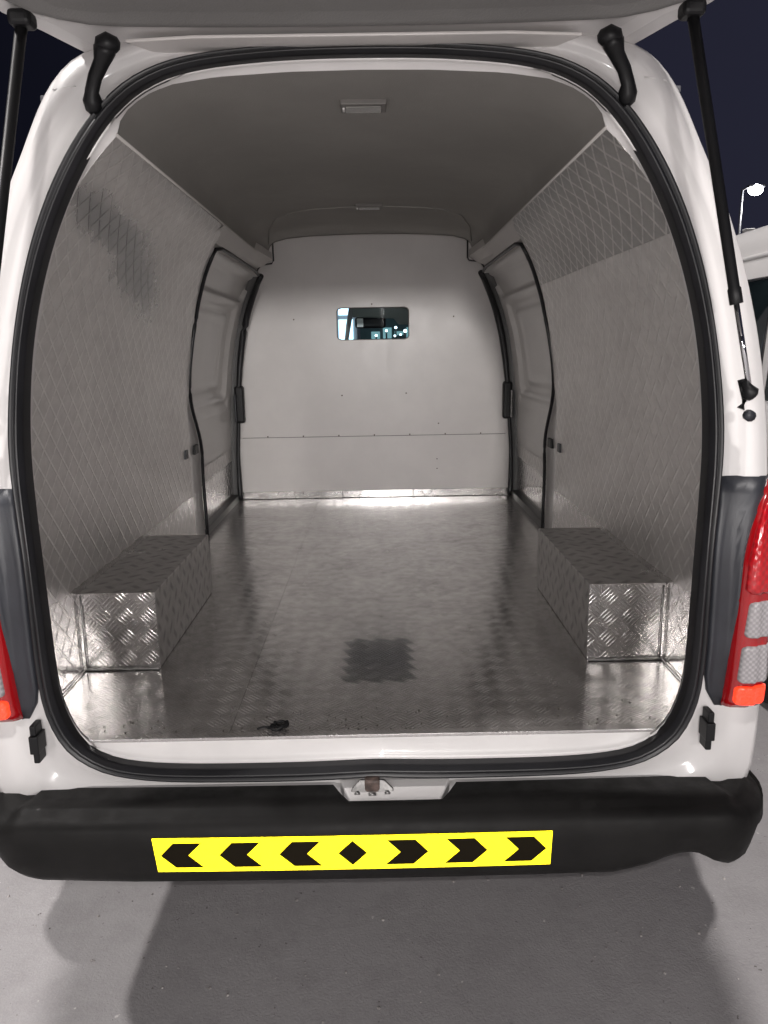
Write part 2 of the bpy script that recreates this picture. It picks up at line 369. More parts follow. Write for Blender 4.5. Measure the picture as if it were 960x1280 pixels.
# ---- inner rim (painted flange between seal and linings)
def yN(z): return lerp([(-.1, .02), (.0, .02), (.03, .05), (.3, .09), (.9, .08), (1.2, .035), (1.4, .03)], z)
r0 = [(p[0], Ry(p[1])+.012, p[1]) for p in smoothc(cI, 2)]
def mixr(t, yo, push=0): return [(a[0]+(b[0]-a[0])*t, Ry(a[1]+(b[1]-a[1])*t)+yo*yN(a[1]), a[1]+(b[1]-a[1])*t) for a, b in zip(cI, cNs)]
cNs = [(x, z+.004*max(0, min(1, (z-1.30)/.07))) for x, z in cN]
rm = [r0, mixr(.06, .2), mixr(.16, .5), mixr(.32, .7), mixr(.8, .9), mixr(1.0, 1.0)]
rb = [(p[0]*1.015, Ry(p[1])+.012, CZ+(p[1]-CZ)*1.015) for p in smoothc(cI, 2)]
P(loft('opening_flange', [rb]+rm, WHITE2))
# ---- door seal with its ribs
prof = [(-.02, .012), (0, -.004), (.05, -.016), (.16, -.023), (.30, -.024), (.38, -.017), (.44, -.0165), (.52, -.025), (.68, -.029), (.8, -.027), (.87, -.018), (.93, -.017), (.98, -.008), (1.03, .018)]
sr = [ring(cO, cI, t, y) for t, y in prof]
P(loft('door_seal', sr, RUBBER))

# ---- cargo floor
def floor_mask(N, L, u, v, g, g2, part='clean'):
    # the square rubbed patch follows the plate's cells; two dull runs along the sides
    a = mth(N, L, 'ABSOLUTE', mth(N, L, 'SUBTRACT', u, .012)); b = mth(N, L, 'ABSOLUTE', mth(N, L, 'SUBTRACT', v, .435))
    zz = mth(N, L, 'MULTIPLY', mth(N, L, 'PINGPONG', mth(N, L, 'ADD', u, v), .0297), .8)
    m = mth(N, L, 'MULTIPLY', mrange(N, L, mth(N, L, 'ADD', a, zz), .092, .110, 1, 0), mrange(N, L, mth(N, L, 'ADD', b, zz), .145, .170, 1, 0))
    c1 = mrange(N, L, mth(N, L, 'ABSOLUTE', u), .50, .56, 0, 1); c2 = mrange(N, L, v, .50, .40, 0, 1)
    return m if part == 'stain_reflect' else mth(N, L, 'MULTIPLY', c1, c2)
MFLOOR = tread('tread_floor', rough=.225, base=.66, dust=.20, mask=floor_mask, stain_reflect=lambda *a: floor_mask(*a, part='stain_reflect'), height=.0004, wavy=.03)
def floor_sheet(x0, x1, y0, y1):
    n = 14; v = []; f = []
    for j in range(n+1):
        for i in range(4): v.append((x0+(x1-x0)*i/3, y0+(y1-y0)*j/n, 0))
    for j in range(n):
        for i in range(3): a = j*4+i; f.append((a, a+1, a+5, a+4))
    P(mesh('floor_sheet', v, f, MFLOOR, uv=uvbox))
floor_sheet(-.775, -.3179, .022, 2.79); floor_sheet(-.3171, .775, .022, 2.79)
P(box('underfloor', (-.8, .02, -.05), (.8, 2.8, -.004), SEAMS, bev=0))
MTRIM = tread('plain_edge', rough=.22, base=.70, dust=.25, height=.0)
P(box('sill_edging', (-.70, .012, -.004), (.70, .034, .004), MTRIM, bev=.0012, uv=uvbox))

# ---- side walls, tread sheets
DE = [(0, 1.70), (.23, 1.68), (.44, 1.62), (.60, 1.585), (.66, 1.61), (.80, 1.60), (.95, 1.565), (1.07, 1.50), (1.16, 1.435), (1.21, 1.41), (1.268, 1.36)]
dark_reflect_L = mmax(ellmask(.52, 1.135, .40, .05, -.10, .6, 1.5), ellmask(.78, 1.06, .24, .085, -.2, .7, 1.9))  # dark reflection in the wall's mirror-like patch, painted into the base colour
patchR = bandmask(-.2, .225, .012)
MWL = tread('tread_wall_worn_reflect', rough=.31, base=.74, dust=.36, bars=1, lattice=.8, clear_bar=.85, wavy=.2, cell=.048, height=.0012, mask=bandmask(-.2, .225, .012), stain_reflect=dark_reflect_L)
MWR = tread('tread_wall_dull', rough=.31, base=.74, dust=.36, bars=1, lattice=.3, clear_bar=.9, wid=1.2, wavy=.2, cell=.048, height=.0016, mask=patchR)
MWU = tread('tread_wall_bright', rough=.30, base=.40, dust=.36, bars=1, lattice=.85, clear_bar=.72, cell=.052, height=.0013, wavy=.15, film=(.36, .35, .34), wid=1.15)
def arc(z):        # developed length up the wall so that the pattern does not stretch
    n = 40; s = 0; pz = 0
    for i in range(1, n+1):
        q = z*i/n; s += math.hypot(Wx(q)-Wx(pz), q-pz); pz = q
    return s
def wall_sheet(sd, z0, z1, mat, off=0, label=None):
    nz = max(4, int((z1-z0)/.03)); ny = 24; v = []; f = []; uvs = []
    for i in range(nz+1):
        z = z0+(z1-z0)*i/nz; ya = Ry(z)+yN(z)*.95; ye = lerp(DE, z); s = arc(z)
        for j in range(ny+1):
            y = ya+(ye-ya)*j/ny
            x = Wx(z)-off+.0015*noise.noise((y*2, z*3, sd*5))*max(0, min(1, (z-.24)/.1))
            v.append((sd*x, y, z)); uvs.append((y, s))
    for i in range(nz):
        for j in range(ny):
            a = i*(ny+1)+j; q = (a, a+1, a+ny+2, a+ny+1); f.append(q)
    nb = len(v)
    v0 = list(v)
    for p in v0: v.append((p[0]+sd*.003, p[1], p[2]))
    for p in v0: v.append(p)
    # edge faces give the sheet its thickness
    m = ny+1
    k2 = 2*nb
    for j in range(ny): f.append((j+k2, j+1+k2, j+1+nb, j+nb)); a = nz*m+j; f.append((a+k2, a+1+k2, a+1+nb, a+nb))
    for i in range(nz): a = i*m; f.append((a+k2, a+m+k2, a+m+nb, a+nb)); a = i*m+ny; f.append((a+k2, a+m+k2, a+m+nb, a+nb))
    me = bpy.data.meshes.new('wall_sheet'); me.from_pydata(v, [], f); me.update()
    l = me.uv_layers.new(name='UV')
    for p in me.polygons:
        p.use_smooth = True
        for li in p.loop_indices: l.data[li].uv = uvs[me.loops[li].vertex_index % nb]
    o = link('wall_sheet', me, mat)
    if label: o['label'] = label
    return P(o)
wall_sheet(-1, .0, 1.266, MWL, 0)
wall_sheet(1, .0, 1.062, MWR, 0); wall_sheet(1, 1.055, 1.266, MWU, .003, 'upper sheet, brighter lattice pattern')
# slim trim along the top of the sheets
for sd in (-1, 1):
    P(tube('ceiling_trim', [(sd*.509, .205, 1.2665), (sd*.509, 1.4, 1.2665), (sd*.509, 2.40, 1.2665)], .0038, TRIMW, n=8))

# ---- wheel boxes
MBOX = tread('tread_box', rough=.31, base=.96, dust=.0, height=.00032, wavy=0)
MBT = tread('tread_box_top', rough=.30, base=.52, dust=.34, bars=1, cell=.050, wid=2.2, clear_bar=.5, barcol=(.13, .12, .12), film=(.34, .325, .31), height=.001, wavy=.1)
for sd in (-1, 1):
    a, b = (.57, Wx(.1)+.004); lo = (min(sd*a, sd*b), .40, .001); hi = (max(sd*a, sd*b), 1.05, .21)
    bm = bmesh.new(); addbox(bm, lo, hi, .002, 1)
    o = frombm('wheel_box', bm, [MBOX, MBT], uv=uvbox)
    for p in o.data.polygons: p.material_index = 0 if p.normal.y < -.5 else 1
    P(o)
    # folded edge strips riveted round the rear face
    for nm, l2, h2 in (('edge_strip', (a-.0015, .3975, .002), (a+.030, .40, .2125)), ('edge_strip', (a+.0305, .3975, .182), (b-.006, .40, .2125))):
        lo = (min(sd*l2[0], sd*h2[0]), l2[1], l2[2]); hi = (max(sd*l2[0], sd*h2[0]), h2[1], h2[2])
        e = box(nm, lo, hi, MBOX, bev=.0006, seg=1, uv=uvbox); e.parent = o
    e = box('joint_bead', (min(sd*a, sd*b), .388, .0015), (max(sd*a, sd*b), .3985, .006), STEEL, bev=.001); e.parent = o
    e = tube('joint_bead', [(sd*(b-.012), .394, .006), (sd*(b-.012), .394, .208)], .0016, STEEL, n=6); e.parent = o
    e = tube('joint_bead', [(sd*(b-.008), .05, .004), (sd*(b-.008), .39, .004)], .002, STEEL, n=6); e.parent = o

# ---- headliner
def ceil_ring(y):
    k = .004*max(0, 1-(y-.28)/1.6); t_ = max(0, min(1, 1-(y-.30)/.5)); Cq = [(a[0]+(b[0]-a[0])*t_, a[1]+(b[1]-a[1])*t_) for a, b in zip(CH, CHn)]; full = [(-x, z) for x, z in Cq]+[(x, z) for x, z in Cq[::-1][1:]]
    return [(x, y, z+k*max(0, min(1, (z-1.30)/.07))) for x, z in full]
rs = [[(x, Ry(z)+yN(z)*.97, z) for x, y, z in ceil_ring(.28)]]+[ceil_ring(y) for y in (.30, .42, .6, .9, 1.2, 1.5, 1.8, 2.1, 2.41)]
lip = [(x*.998, 2.414, z-.006) for x, y, z in ceil_ring(2.41)]; up = [(x, 2.414, z+.10) for x, y, z in ceil_ring(2.41)]
hl = P(loft('headliner', rs+[lip, up], CEIL, closed=False))
o = tube('roof_rib', [(x, y, lerp([(0, 1.386), (.15, 1.384), (.3, 1.379), (.41, 1.370), (.465, 1.356), (.49, 1.335)], abs(x))-.001) for x, y in [(-.49, 2.36), (-.45, 2.10), (-.387, 1.87), (-.30, 1.77), (-.227, 1.735), (-.1, 1.72), (0, 1.716), (.1, 1.72), (.227, 1.735), (.30, 1.77), (.387, 1.87), (.45, 2.10), (.49, 2.36)]], .0028, CEIL, n=8); P(o)
for y in (.445, 1.695):
    zc = ceil_ring(y)[7][2]
    d = box('dome_light', (-.052, y-.034, zc-.012), (.056, y+.034, zc+.002), simple('dome_frame', (.17, .16, .15), .5), bev=.003); P(d)
    e = box('lens', (-.04, y-.022, zc-.0155), (.044, y+.022, zc-.011), LENSC, bev=.002); e.parent = d
    e = box('switch', (-.047, y-.012, zc-.017), (-.042, y+.006, zc-.011), WHITE2, bev=.001); e.parent = d

# ---- header beams over the side doors
for sd in (-1, 1):
    sec = [(.506, 1.268), (.545, 1.232), (.562, 1.2165), (.66, 1.216), (.72, 1.30), (.55, 1.34), (.507, 1.30)]
    seg = []
    for y in (1.34, 1.6, 2.0, 2.30, 2.38, 2.405, 2.412):
        k = lerp([(2.0, 0), (2.38, .7), (2.412, .8)], y)
        seg.append([(sd*(x-(.028*k if x < .56 and z < 1.31 else 0)), y, z+(.012*k if z < 1.25 else 0)) for x, z in sec])
    o = loft('door_header', seg, TRIMW, smooth=False)
    bm = bmesh.new(); bm.from_mesh(o.data); bm.verts.ensure_lookup_table()
    bm.faces.new([bm.verts[len(bm.verts)-7+i] for i in range(7)]); bmesh.ops.recalc_face_normals(bm, faces=bm.faces); bm.to_mesh(o.data); bm.free()
    P(o)
    P(tube('header_edging', [(sd*.478, 2.415, 1.345), (sd*.478, 2.416, 1.262), (sd*.486, 2.416, 1.250), (sd*.54, 2.418, 1.243), (sd*.556, 2.42, 1.225), (sd*.57, 2.43, 1.205)], .004, RUBBER, n=8))

# ---- door frames, seals, sliding doors
RE = [(0, 1.90), (.24, 1.88), (.40, 1.85), (.47, 1.80), (.55, 1.715), (.60, 1.66), (.68, 1.61), (.80, 1.60), (.93, 1.60), (1.06, 1.555), (1.16, 1.49), (1.20, 1.462)]
FE = [(0, 2.745), (.3, 2.74), (.55, 2.735), (.8, 2.73), (1.0, 2.70), (1.1, 2.66), (1.17, 2.60), (1.20, 2.52)]
def Wd(z): return Wx(min(z, 1.21))
for sd in (-1, 1):
    # painted pillar between wall sheet and door
    v = []; f = []
    zz = [i*.02 for i in range(0, 61)]
    for z in zz:
        a = lerp(DE, z)-.02; b = smoothlerp(RE, z, .03)+.004
        for k, (y, dx) in enumerate(((a, .006), (b-.012, .006), (b, .012), (b+.004, .05))): v.append((sd*(Wd(z)+dx), y, z))
    for i in range(len(zz)-1):
        for k in range(3): q = i*4+k; f.append((q, q+1, q+5, q+4))
    P(mesh('door_pillar', v, f, WHITE2, smooth=True))
    # front pillar, next to the bulkhead
    v = []; f = []
    for z in zz:
        b = smoothlerp(FE, z, .03)
        for k, (y, dx) in enumerate(((b-.002, .05), (b, .008), (b+.08, .006))): v.append((sd*(Wd(z)+dx), y, z))
    for i in range(len(zz)-1):
        for k in range(2): q = i*3+k; f.append((q, q+1, q+4, q+3))
    P(mesh('front_pillar', v, f, simple('dark_pillar', (.12, .12, .12), .5), smooth=True))
    # seal loop round the opening
    loop = [(sd*(Wd(z)+.000), smoothlerp(RE, z, .03)+.006, z) for z in [i*.03 for i in range(0, 40)]]
    loop += [(sd*(Wd(1.19)-.001), 1.50, 1.203), (sd*(Wd(1.205)), 1.56, 1.212), (sd*Wd(1.207), 1.8, 1.2125), (sd*Wd(1.207), 2.1, 1.2125), (sd*Wd(1.207), 2.35, 1.2125), (sd*Wd(1.20), 2.50, 1.205)]
    P(tube('door_opening_seal', loop, .0075, RUBBER, n=8))
    fr = [(sd*(Wd(z)-.004), smoothlerp(FE, z, .03), z) for z in [1.205-i*.03 for i in range(0, 41)]]
    P(tube('door_opening_seal', fr, [.014+.004*math.sin(i/6) for i in range(len(fr))], RUBBER, n=10))
    P(box('step_strip', tuple(sorted((sd*.772, sd*.83))[:1])+(1.885, -.03), (max(sd*.772, sd*.83), 2.76, .035), RUBBER, bev=.004))
    # sliding door as one relief panel
    d0 = simple('door_inner_paint', (.62, .60, .585), .35, coat=.2, var=.03)
    v = []; f = []; ny, nz = 90, 100
    def relief(y, z):
        def rr(y0, y1, z0, z1, e, r=.03):   # soft rounded rectangle, 1 inside
            dy = max(y0-y, y-y1); dz = max(z0-z, z-z1); dd = math.hypot(max(dy+r, 0), max(dz+r, 0))+min(max(dy+r, dz+r), 0)-r
            return max(0, min(1, .5-dd/e))
        h = .0
        h += .022*rr(1.45, 2.62, 1.085, 1.185, .012)            # upper recess
        h += .020*rr(1.50, 2.56, .60, 1.045, .014, .05)          # window recess
        h -= .010*rr(1.60, 2.44, .645, 1.005, .012, .04)          # blanked window panel
        h += .006*rr(1.70, 2.36, .68, .97, .01, .03)
        h += .010*rr(1.50, 2.60, .545, .575, .03, .01)
        return h
    for i in range(nz+1):
        z = -.02+1.25*i/nz
        for j in range(ny+1):
            y = 1.42+1.36*j/ny; v.append((sd*(Wd(max(z, 0))+.035+relief(y, z)), y, z))
    for i in range(nz):
        for j in range(ny): q = i*(ny+1)+j; f.append((q, q+1, q+ny+2, q+ny+1))
    dr = P(mesh('sliding_door', v, f, d0, smooth=True))
    # scuffed plate along the door foot
    v = []; f = []
    for i in range(9):
        z = .0+.30*i/8
        for j in range(9): y = 1.83+.90*j/8; v.append((sd*(Wd(z)+.031), y, z))
    for i in range(8):
        for j in range(8): q = i*9+j; f.append((q, q+1, q+10, q+9))
    e = mesh('foot_plate', v, f, MWR, uv=lambda co, n: (co.y, co.z)); e.parent = dr
    e = box('door_handle', (min(sd*.715, sd*.765), 2.715, .44), (max(sd*.715, sd*.765), 2.765, .645), BLK, bev=.014, seg=3); e.parent = dr
    e = box('handle_lever', (min(sd*.752, sd*.762), 2.685, .45), (max(sd*.752, sd*.762), 2.71, .60), STEEL if sd > 0 else PAD, bev=.004); e.parent = dr
    # striker blocks on the pillar
    P(box('striker', (min(sd*.752, sd*.768), 1.70, .402), (max(sd*.752, sd*.768), 1.765, .441), BLK, bev=.003))
    P(box('striker', (min(sd*.750, sd*.760), 1.535, .405), (max(sd*.750, sd*.760), 1.575, .441), PAD, bev=.003))

# ---- bulkhead
YB = 2.78
def bulk_z(x): return 1.45
def rrect(cx, cz, hx, hz, r, n):
    out = []
    for k in range(n):
        a = 2*PI*k/n; dx, dz = math.cos(a), math.sin(a)
        t = min(hx/abs(dx) if abs(dx) > 1e-6 else 9, hz/abs(dz) if abs(dz) > 1e-6 else 9); x, z = dx*t, dz*t
        ix, iz = hx-r, hz-r
        if abs(x) > ix and abs(z) > iz:
            # slide onto the corner arc along the same ray
            lo, hi = 0, t
            for _ in range(30):
                m = (lo+hi)/2; px, pz = abs(dx*m), abs(dz*m)
                ins = px <= ix or pz <= iz or math.hypot(px-ix, pz-iz) <= r
                lo, hi = (m, hi) if ins else (lo, m)
            x, z = dx*lo, dz*lo
        out.append((cx+x, cz+z))
    return out
WX, WZ, HX, HZ = .004, .967, .197, .0855
n = 96
inner = rrect(WX, WZ, HX, HZ, .022, n)
def outer(k):
    a = 2*PI*k/n; dx, dz = math.cos(a), math.sin(a); t = 9
    for (lim, c, d) in ((.83, WX, dx), (-.83, WX, dx), (1.46, WZ, dz), (.352, WZ, dz)):
        if abs(d) > 1e-6:
            q = (lim-c)/d
            if q > 0: t = min(t, q)
    return (WX+dx*t, WZ+dz*t)
rg = []
for t, dy in ((0, .012), (0, 0), (.03, 0), (.12, 0), (.3, 0), (.55, 0), (.8, 0), (1, 0), (1, .012)):
    rg.append([(inner[k][0]+(outer(k)[0]-inner[k][0])*t, YB+dy, inner[k][1]+(outer(k)[1]-inner[k][1])*t) for k in range(n)])
bk = P(loft('bulkhead_board', rg, BOARD, smooth=False))
o = P(box('bulkhead_board', (-.83, YB-.003, .042), (.83, YB+.012, .3505), BOARD, bev=.0012))
P(tube('joint_line', [(x, YB-.0015+.0005*math.sin(x*30), .3512) for x in [-.74+i*.148 for i in range(11)]], .0016, SEAMS, n=6))
for x0, x1 in ((-.77, -.189), (-.187, .218), (.220, .77)):
    P(box('kick_strip', (x0, YB-.009, .002), (x1, YB-.004, .043), MTRIM, bev=.0015, uv=uvbox))
sc = None
for x, z in [(-.428, .995), (.446, .998), (-.176, .58), (.182, .587), (.362, .416), (.353, .215), (0, 1.07), (.353, .16)]+[(-.60+.2*i, .357) for i in range(7)]:
    if sc is None:
        bm = bmesh.new(); bmesh.ops.create_cone(bm, segments=8, radius1=.0042, radius2=.003, depth=.003, cap_ends=True, matrix=Matrix.Translation((0, 0, 0)) @ Matrix.Rotation(PI/2, 4, 'X'))
        sc = frombm('screw', bm, RUST); o = sc
    else:
        o = sc.copy(); C.objects.link(o)
    o.parent = van; o.location = (x, YB-.0035, z-G)
P(loft('window_gasket', [[(WX+(x-WX)*s, YB+dy, WZ+(z-WZ)*(1+(s-1)*1.9)) for x, z in inner] for s, dy in ((1.012, -.001), (1.008, -.003), (.992, -.003), (.985, .001), (.985, .010))], simple('gasket', (.28, .27, .26), .5)))
P(mesh('bulkhead_window', [(x, YB+.007, z) for x, z in inner], [tuple(range(n))], GLASS))
# ---- cab seen through that window
mir = P(box('rear_view_mirror', (-.115, 3.56, .965), (.085, 3.60, 1.035), BLK, bev=.016, seg=3))
e = mesh('mirror_glass', [(-.103, 3.558, .973), (-.062, 3.558, .973), (-.062, 3.558, 1.027), (-.103, 3.558, 1.027)], [(0, 1, 2, 3)], simple('mirror_back_light', (.75, .77, .72), .2)); e.parent = mir
e = tube('stalk', [(-.005, 3.60, 1.03), (-.004, 3.61, 1.07), (0, 3.63, 1.16)], [.010, .026, .014], BLK, n=10); e.parent = mir
P(box('sun_visor', (-.52, 3.42, 1.10), (-.06, 3.60, 1.12), TRIMW, bev=.01)); P(plate('sun_visor', [(-.13, 3.52, 1.035), (.135, 3.52, 1.022), (.165, 3.52, .985), (.50, 3.52, .975), (.50, 3.52, 1.16), (-.13, 3.52, 1.16)], (0, .02, 0), simple('visor_cloth', (.52, .56, .52), .7), bev=.004))
P(box('dashboard', (-.80, 3.75, .30), (.80, 4.2, .62), BLK, bev=.05, seg=3))
P(tube('windscreen_pillar', [(-.185, 3.75, .86), (-.165, 3.72, .98), (-.14, 3.66, 1.10)], .018, WHITE2, n=8))
for sx in (-.45, .42):
    s_ = P(box('seat', (sx-.24, 2.86, .10), (sx+.24, 3.35, .26), PAD, bev=.05, seg=3))
    e = box('backrest', (sx-.23, 2.84, .24), (sx+.23, 2.98, .84), PAD, bev=.05, seg=3); e.parent = s_
P(box('cab_floor', (-.8, 2.8, -.06), (.8, 4.2, -.02), BLK, bev=0))

# ---- rear lower body: latch pan and striker
P(plate('latch_pan', [(-.075, -.078, -.088), (-.058, -.078, -.088), (.148, -.078, -.088), (.165, -.078, -.088), (.145, -.078, -.122), (-.055, -.078, -.122)][0:0] or [(-.075, -.005, -.092), (.165, -.005, -.092), (.14, -.07, -.104), (-.05, -.07, -.104)], (0, 0, -.03), WHITE, bev=.004))
lt = P(box('door_striker', (-.020, -.044, -.128), (.012, -.006, -.074), RUST, bev=.004))
for sd in (-1, 1):
    e = plate('striker_wing', [(-.004+sd*x, y, z) for x, y, z in [(.008, -.030, -.078), (.026, -.030, -.080), (.044, -.040, -.094), (.047, -.050, -.108), (.024, -.062, -.122), (.012, -.050, -.106)]], (0, .008, -.002), STEEL, bev=.0015); e.parent = lt
e = tube('striker_pin', [(-.012, -.052, -.100), (.004, -.052, -.100)], .004, STEEL, n=8); e.parent = lt
for sd in (-1, 1):
    e = tube('bolt', [(-.004+sd*.032, -.052, -.100), (-.004+sd*.032, -.046, -.100)], .006, STEEL, n=6); e.parent = lt

# ---- bumper
def zbot(x):
    z = lerp([(-.88, -.13), (-.84, -.18), (-.80, -.215), (-.76, -.243), (-.70, -.257), (-.5, -.263), (.5, -.263), (.575, -.246), (.615, -.229), (.65, -.221), (.68, -.226), (.71, -.244), (.75, -.258), (.775, -.254), (.80, -.225), (.84, -.18), (.88, -.13)], x)
    return z
def bump_plan(s):
    """s in 0..1 along the bumper -> (x, y offset of the face, outward normal)"""
    pts = []
    return pts
path = []
xe = .712
for i in range(12): path.append((-.822, .60-.05*i, -1, 0))      # left flank, coming back
for i in range(13):
    a = PI-(PI/2)*i/12; path.append((-xe+.11*math.cos(a), .03-.115*math.sin(a)*1.0, math.cos(a), -math.sin(a)))
for i in range(1, 80): path.append((-xe+2*xe*i/80, -.085, 0, -1))
for i in range(13):
    a = PI/2-(PI/2)*i/12; path.append((xe+.11*math.cos(a), .03-.115*math.sin(a), math.cos(a), -math.sin(a)))
for i in range(12): path.append((.822, .05+.05*i, 1, 0))
vs = []; fs = []
secn = 14
for (x, y, nx, ny) in path:
    zb = zbot(max(-.9, min(.9, x+.02*nx))); top = -.100
    if abs(nx) > .9: zb = max(zb, lerp([(.05, zb), (.25, -.235), (.6, -.235)], y))
    bow = .012*(1-(x/.8)**2) if abs(x) < .8 else 0
    def q(o, z): return (x+nx*(o-.0), y+ny*(o+bow), z)
    inn = .085 if abs(nx) < .5 else .03
    notch = 0
    if -.066 < x < .156 and abs(nx) < .1: inn = .022
    elif -.085 < x < .175 and abs(nx) < .1: inn = .05
    if abs(nx) > .3: inn = .07
    zt = top-(.010 if abs(nx) > .3 else 0)
    sec = [(-inn, zt-.02), (-inn, zt), (-.014, zt), (-.004, zt-.003), (.004, zt-.011), (.010, zt-.013), (.024, zt-.020), (.032, zt-.034), (.034, -.17), (.032, zb+.05), (.026, zb+.022), (.014, zb+.006), (.000, zb), (-.03, zb+.003)]
    for o_, z_ in sec: vs.append(q(o_, z_))
for i in range(len(path)-1):
    for k in range(secn-1): a = i*secn+k; fs.append((a, a+1, a+1+secn, a+secn))
fs.append(tuple(range(secn))); fs.append(tuple(range((len(path)-1)*secn, len(path)*secn)))
bp = P(mesh('rear_bumper', vs, fs, PLAST, smooth=True))
# reflective chevron strip on the bumper face
YS = -.1345
st = []
def face_y(x): return -.085-.034-.012*(1-(x/.8)**2)
def strip_piece(pts, off, name, mat, parent=None, th=.0012):
    """pts (x,z) polygon laid on the bumper face, split along x so it follows the bow"""
    return plate(name, [(x, face_y(x)-off, z) for x, z in pts], (0, th, 0), mat, parent)
SX0, SX1, SZ0, SZ1 = -.452, .362, -.1415, -.2165
nn = 24; v = []; f = []
for i in range(nn+1):
    t = i/nn; x = SX0+(SX1-SX0)*t
    cut = .004 if i == 0 else 0
    for z, o_ in ((SZ0, .002), (SZ1, .002), (SZ1, -.001), (SZ0, -.001)): v.append((x+(.008 if (i == 0 and z == SZ1) else 0)-(.003 if (i == nn and z == SZ1) else 0), face_y(x)-o_-.0015, z))
for i in range(nn):
    for k in range(4): a = i*4+k; b = i*4+(k+1) % 4; f.append((a, b, b+4, a+4))
f.append((0, 1, 2, 3)); f.append((nn*4+3, nn*4+2, nn*4+1, nn*4))
stp = P(mesh('reflective_strip', v, f, YEL))
zc = (SZ0+SZ1)/2; hh = .0275
def chevron(tip, d):      # d=-1 points left
    L1 = .086
    pts = [(tip, zc), (tip-d*.026, zc+hh), (tip-d*(L1-.003), zc+hh), (tip-d*(L1-.030), zc), (tip-d*L1, zc-hh), (tip-d*.030, zc-hh)]
    e = strip_piece(pts, .0046, 'chevron', CHEV); e.parent = stp
sc_ = (SX1-SX0)/500.
for t in (201, 274.5, 349.5): chevron(SX0+(t-191)*sc_, -1)
for t in (535.5, 609.5, 683.5): chevron(SX0+(t-191)*sc_, 1)
xd = SX0+(441-191)*sc_
e = strip_piece([(xd-.029, zc), (xd, zc+hh), (xd+.029, zc), (xd, zc-hh)], .0046, 'diamond', CHEV); e.parent = stp
# ---- corner pads, lamps, buffers, struts, hinge arms : both sides
def lensmat(name, col, rough=.12, sc=260, h=.0012, bars=None):
    m, N, L, p = newmat(name); tc = N.new('ShaderNodeTexCoord').outputs['Object']; s = N.new('ShaderNodeSeparateXYZ'); L.new(tc, s.inputs[0])
    a = mth(N, L, 'SINE', mth(N, L, 'MULTIPLY', s.outputs[2], sc)); b = mth(N, L, 'SINE', mth(N, L, 'MULTIPLY', s.outputs[0], sc))
    hgt = mth(N, L, 'MULTIPLY', a, b); bump(N, L, p, hgt, h)
    f = mrange(N, L, mth(N, L, 'MULTIPLY', a, b), -.6, .9, 0, 1)
    L.new(mixc(N, L, f, tuple(c*.72 for c in col), col), p.inputs['Base Color'])
    p.inputs['Roughness'].default_value = rough; p.inputs['Coat Weight'].default_value = 1; p.inputs['Coat Roughness'].default_value = .03
    return m
RED = lensmat('red_lens', (.50, .006, .012), rough=.2, sc=330, h=.0004); RED2 = lensmat('red_reflector', (.85, .025, .015), sc=420, h=.0006)
REDD = simple('red_rim_plastic', (.34, .004, .007), .15, coat=1, var=.05)
retro(RED2, (1, .045, .012), .12, .010)
CLR = lensmat('clear_lens', (.40, .38, .39), sc=520, h=.0004)
def skin(sd, x, z, out): return (sd*x, bodyY(x, z)-out, z)
padL = [(.695, .556), (.742, .556), (.781, .545), (.812, .538), (.79, .50), (.772, .455), (.762, .39), (.757, .30), (.752, .11), (.744, .058), (.703, .112)]
def patch(name, xl, xr, z0, z1, out, th, mat, nz=14, nx=10, rnd=0, dome=0):
    def build(sd):
        vs = []; fs = []
        for i in range(nz+1):
            t = i/nz; z = z0+(z1-z0)*t; a = lerp(xl, z) if isinstance(xl, list) else xl; b = lerp(xr, z) if isinstance(xr, list) else xr
            ins = 0
            if rnd:
                e = min(z-z0, z1-z)
                if e < rnd: ins = rnd-math.sqrt(max(0, rnd*rnd-(rnd-e)**2))
            a2, b2 = a+ins, b-ins
            for j in range(nx+1):
                s = j/nx; x = a2+(b2-a2)*s
                edge = min(s, 1-s)*nx; ez = min(i, nz-i)
                o = out+(dome*(1-(2*s-1)**4)*(1-(2*t-1)**6))-(.004 if edge < .5 or ez == 0 else 0)
                vs.append(skin(sd, x, z, o))
        m = nx+1; nb = len(vs)
        for i in range(nz):
            for j in range(nx): q = i*m+j; fs.append((q, q+1, q+m+1, q+m))
        for (x, y, z) in list(vs): vs.append((x, y+th, z))
        for j in range(nx):
            fs.append((j, j+1, j+1+nb, j+nb)); q = nz*m+j; fs.append((q, q+1, q+1+nb, q+nb))
        for i in range(nz):
            q = i*m; fs.append((q, q+m, q+m+nb, q+nb)); q = i*m+nx; fs.append((q, q+m, q+m+nb, q+nb))
        bm = bmesh.new(); me = bpy.data.meshes.new('t'); me.from_pydata(vs, [], fs); bm.from_mesh(me)
        return frombm(name, bm, mat, smooth=True)
    return build
padxl = [(.06, .735), (.112, .705), (.2, .7075), (.36, .7065), (.436, .7105), (.508, .7195), (.556, .7245)]
lamxl = [(.066, .744), (.112, .748), (.20, .753), (.30, .757), (.39, .762), (.455, .774), (.50, .791), (.538, .815), (.556, .84)]
lamxr = [(.066, .832), (.1, .840), (.2, .850), (.4, .860), (.556, .862)]
